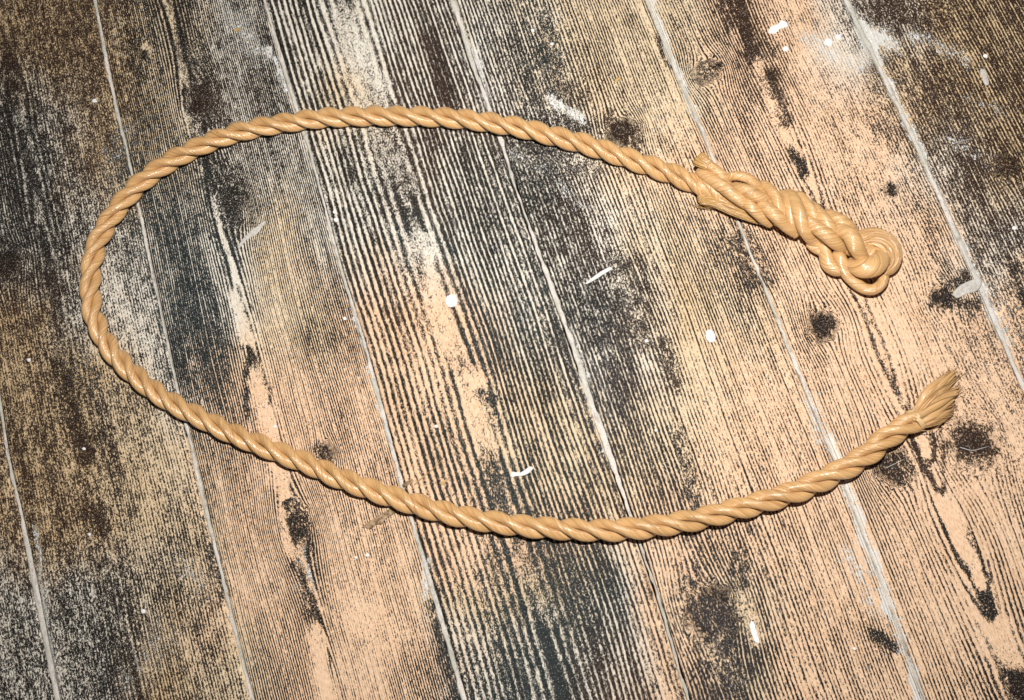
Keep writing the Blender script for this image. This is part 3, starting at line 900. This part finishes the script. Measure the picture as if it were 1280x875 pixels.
flake('bark_scrap', 'small curled bark piece at the upper side of the rope', 'bark scrap', [(503, 606), (508, 602), (515, 599), (517, 602), (511, 606), (505, 609)], 0.0012, M_BARK, rag=0.03)
SPECKS = [
    (344, 533, 2.4, 'tiny white speck touching the upper edge of the rope on pale wood'), (545, 533, 2.4, 'tiny white speck between two dark grain ridges above the straw'),
    (118, 126, 3.0, 'pale speck alone on the brown speckled board outside the loop'), (105, 561, 2.2, 'tiny white speck on a red-brown flame of grain outside the loop'),
    (459, 694, 2.6, 'larger of two white specks beside the bark scrap'), (445, 697, 2.0, 'smaller of two white specks beside the bark scrap'),
    (431, 398, 2.4, 'white speck beside the joint on a grey speckled patch inside the loop'), (808, 426, 2.6, 'white speck on the brown stained board under the white sliver'),
    (418, 265, 2.2, 'upper speck of a white pair just below the rope by the joint'), (420, 275, 3.0, 'lower speck of a white pair just below the rope by the joint'),
    (358, 113, 1.8, 'tiny white speck by the joint just outside the loop of rope'), (112, 668, 2.2, 'tiny white speck beside a red-brown grain streak on the dark board'),
    (179, 764, 3.2, 'white grain alone on a wide dark grey board away from the rope'), (1068, 811, 2.2, 'tiny white speck on bare wood beside a small dark stain'),
    (820, 538, 2.0, 'tiny pale speck on dark striped grain inside the loop'), (690, 55, 2.2, 'white speck on a dark brown patch beyond the rope'),
    (666, 38, 2.4, 'white speck on a grey dusty patch beyond the rope'), (982, 61, 4.0, 'small white blot just below the ragged paint flake'),
    (1048, 46, 4.0, 'white blot next to the squarish paint flake'), (36, 450, 2.6, 'pale speck on the brown board left outside the loop bend'),
    (1268, 285, 3.0, 'white speck on the dark striped board past the eye of the rope'), (1232, 70, 3.0, 'white speck above the short pale smear on the dark board')]
for x, y, r, lab in SPECKS:
    lab = lab.replace('board left outside', 'board outside')
    flake('white_speck', lab, 'speck', ell(x, y, r, r * 0.85, 20, 6), 0.0006, M_WHITE, 0.0003, 'white specks scattered over the floor', rag=0.12)


def hair(name, label, cat, pts, r, mat):
    c0 = P(*pts[0][:2], 0)
    o = fibres(name, [([P(x, y, z / 1000) for x, y, z in pts], r)], mat, None)
    return set_tag(o, label, cat)


hair('straw', 'thin straw stalk slanting up from behind the rope', 'straw', [(518, 606, 0.8), (530, 595, 1.0), (545, 583, 1.2), (553, 574, 0.8)], 0.00045, M_STRAW)
hair('lint_thread', 'white thread lying over the big dark knot by the frayed end', 'thread', [(1200, 559, 0.8), (1215, 563, 1.2), (1228, 560, 1.0), (1236, 558, 0.6)], 0.00028, M_LINT)
hair('lint_thread', 'short thread over the dark knot tucked beside the rope', 'thread', [(1107, 585, 0.8), (1118, 580, 1.0), (1130, 574, 0.7)], 0.00025, M_LINT)
hair('lint_thread', 'fine pale thread crossing the joint of the dark striped board', 'thread', [(1190, 180, 0.6), (1203, 176, 1.0), (1216, 173, 0.7)], 0.0003, M_LINT)
hair('lint_thread', 'faint fibre trailing from the white sliver on brown stain', 'thread', [(750, 331, 0.6), (772, 323, 1.0), (795, 315, 0.7)], 0.00018, M_LINT)
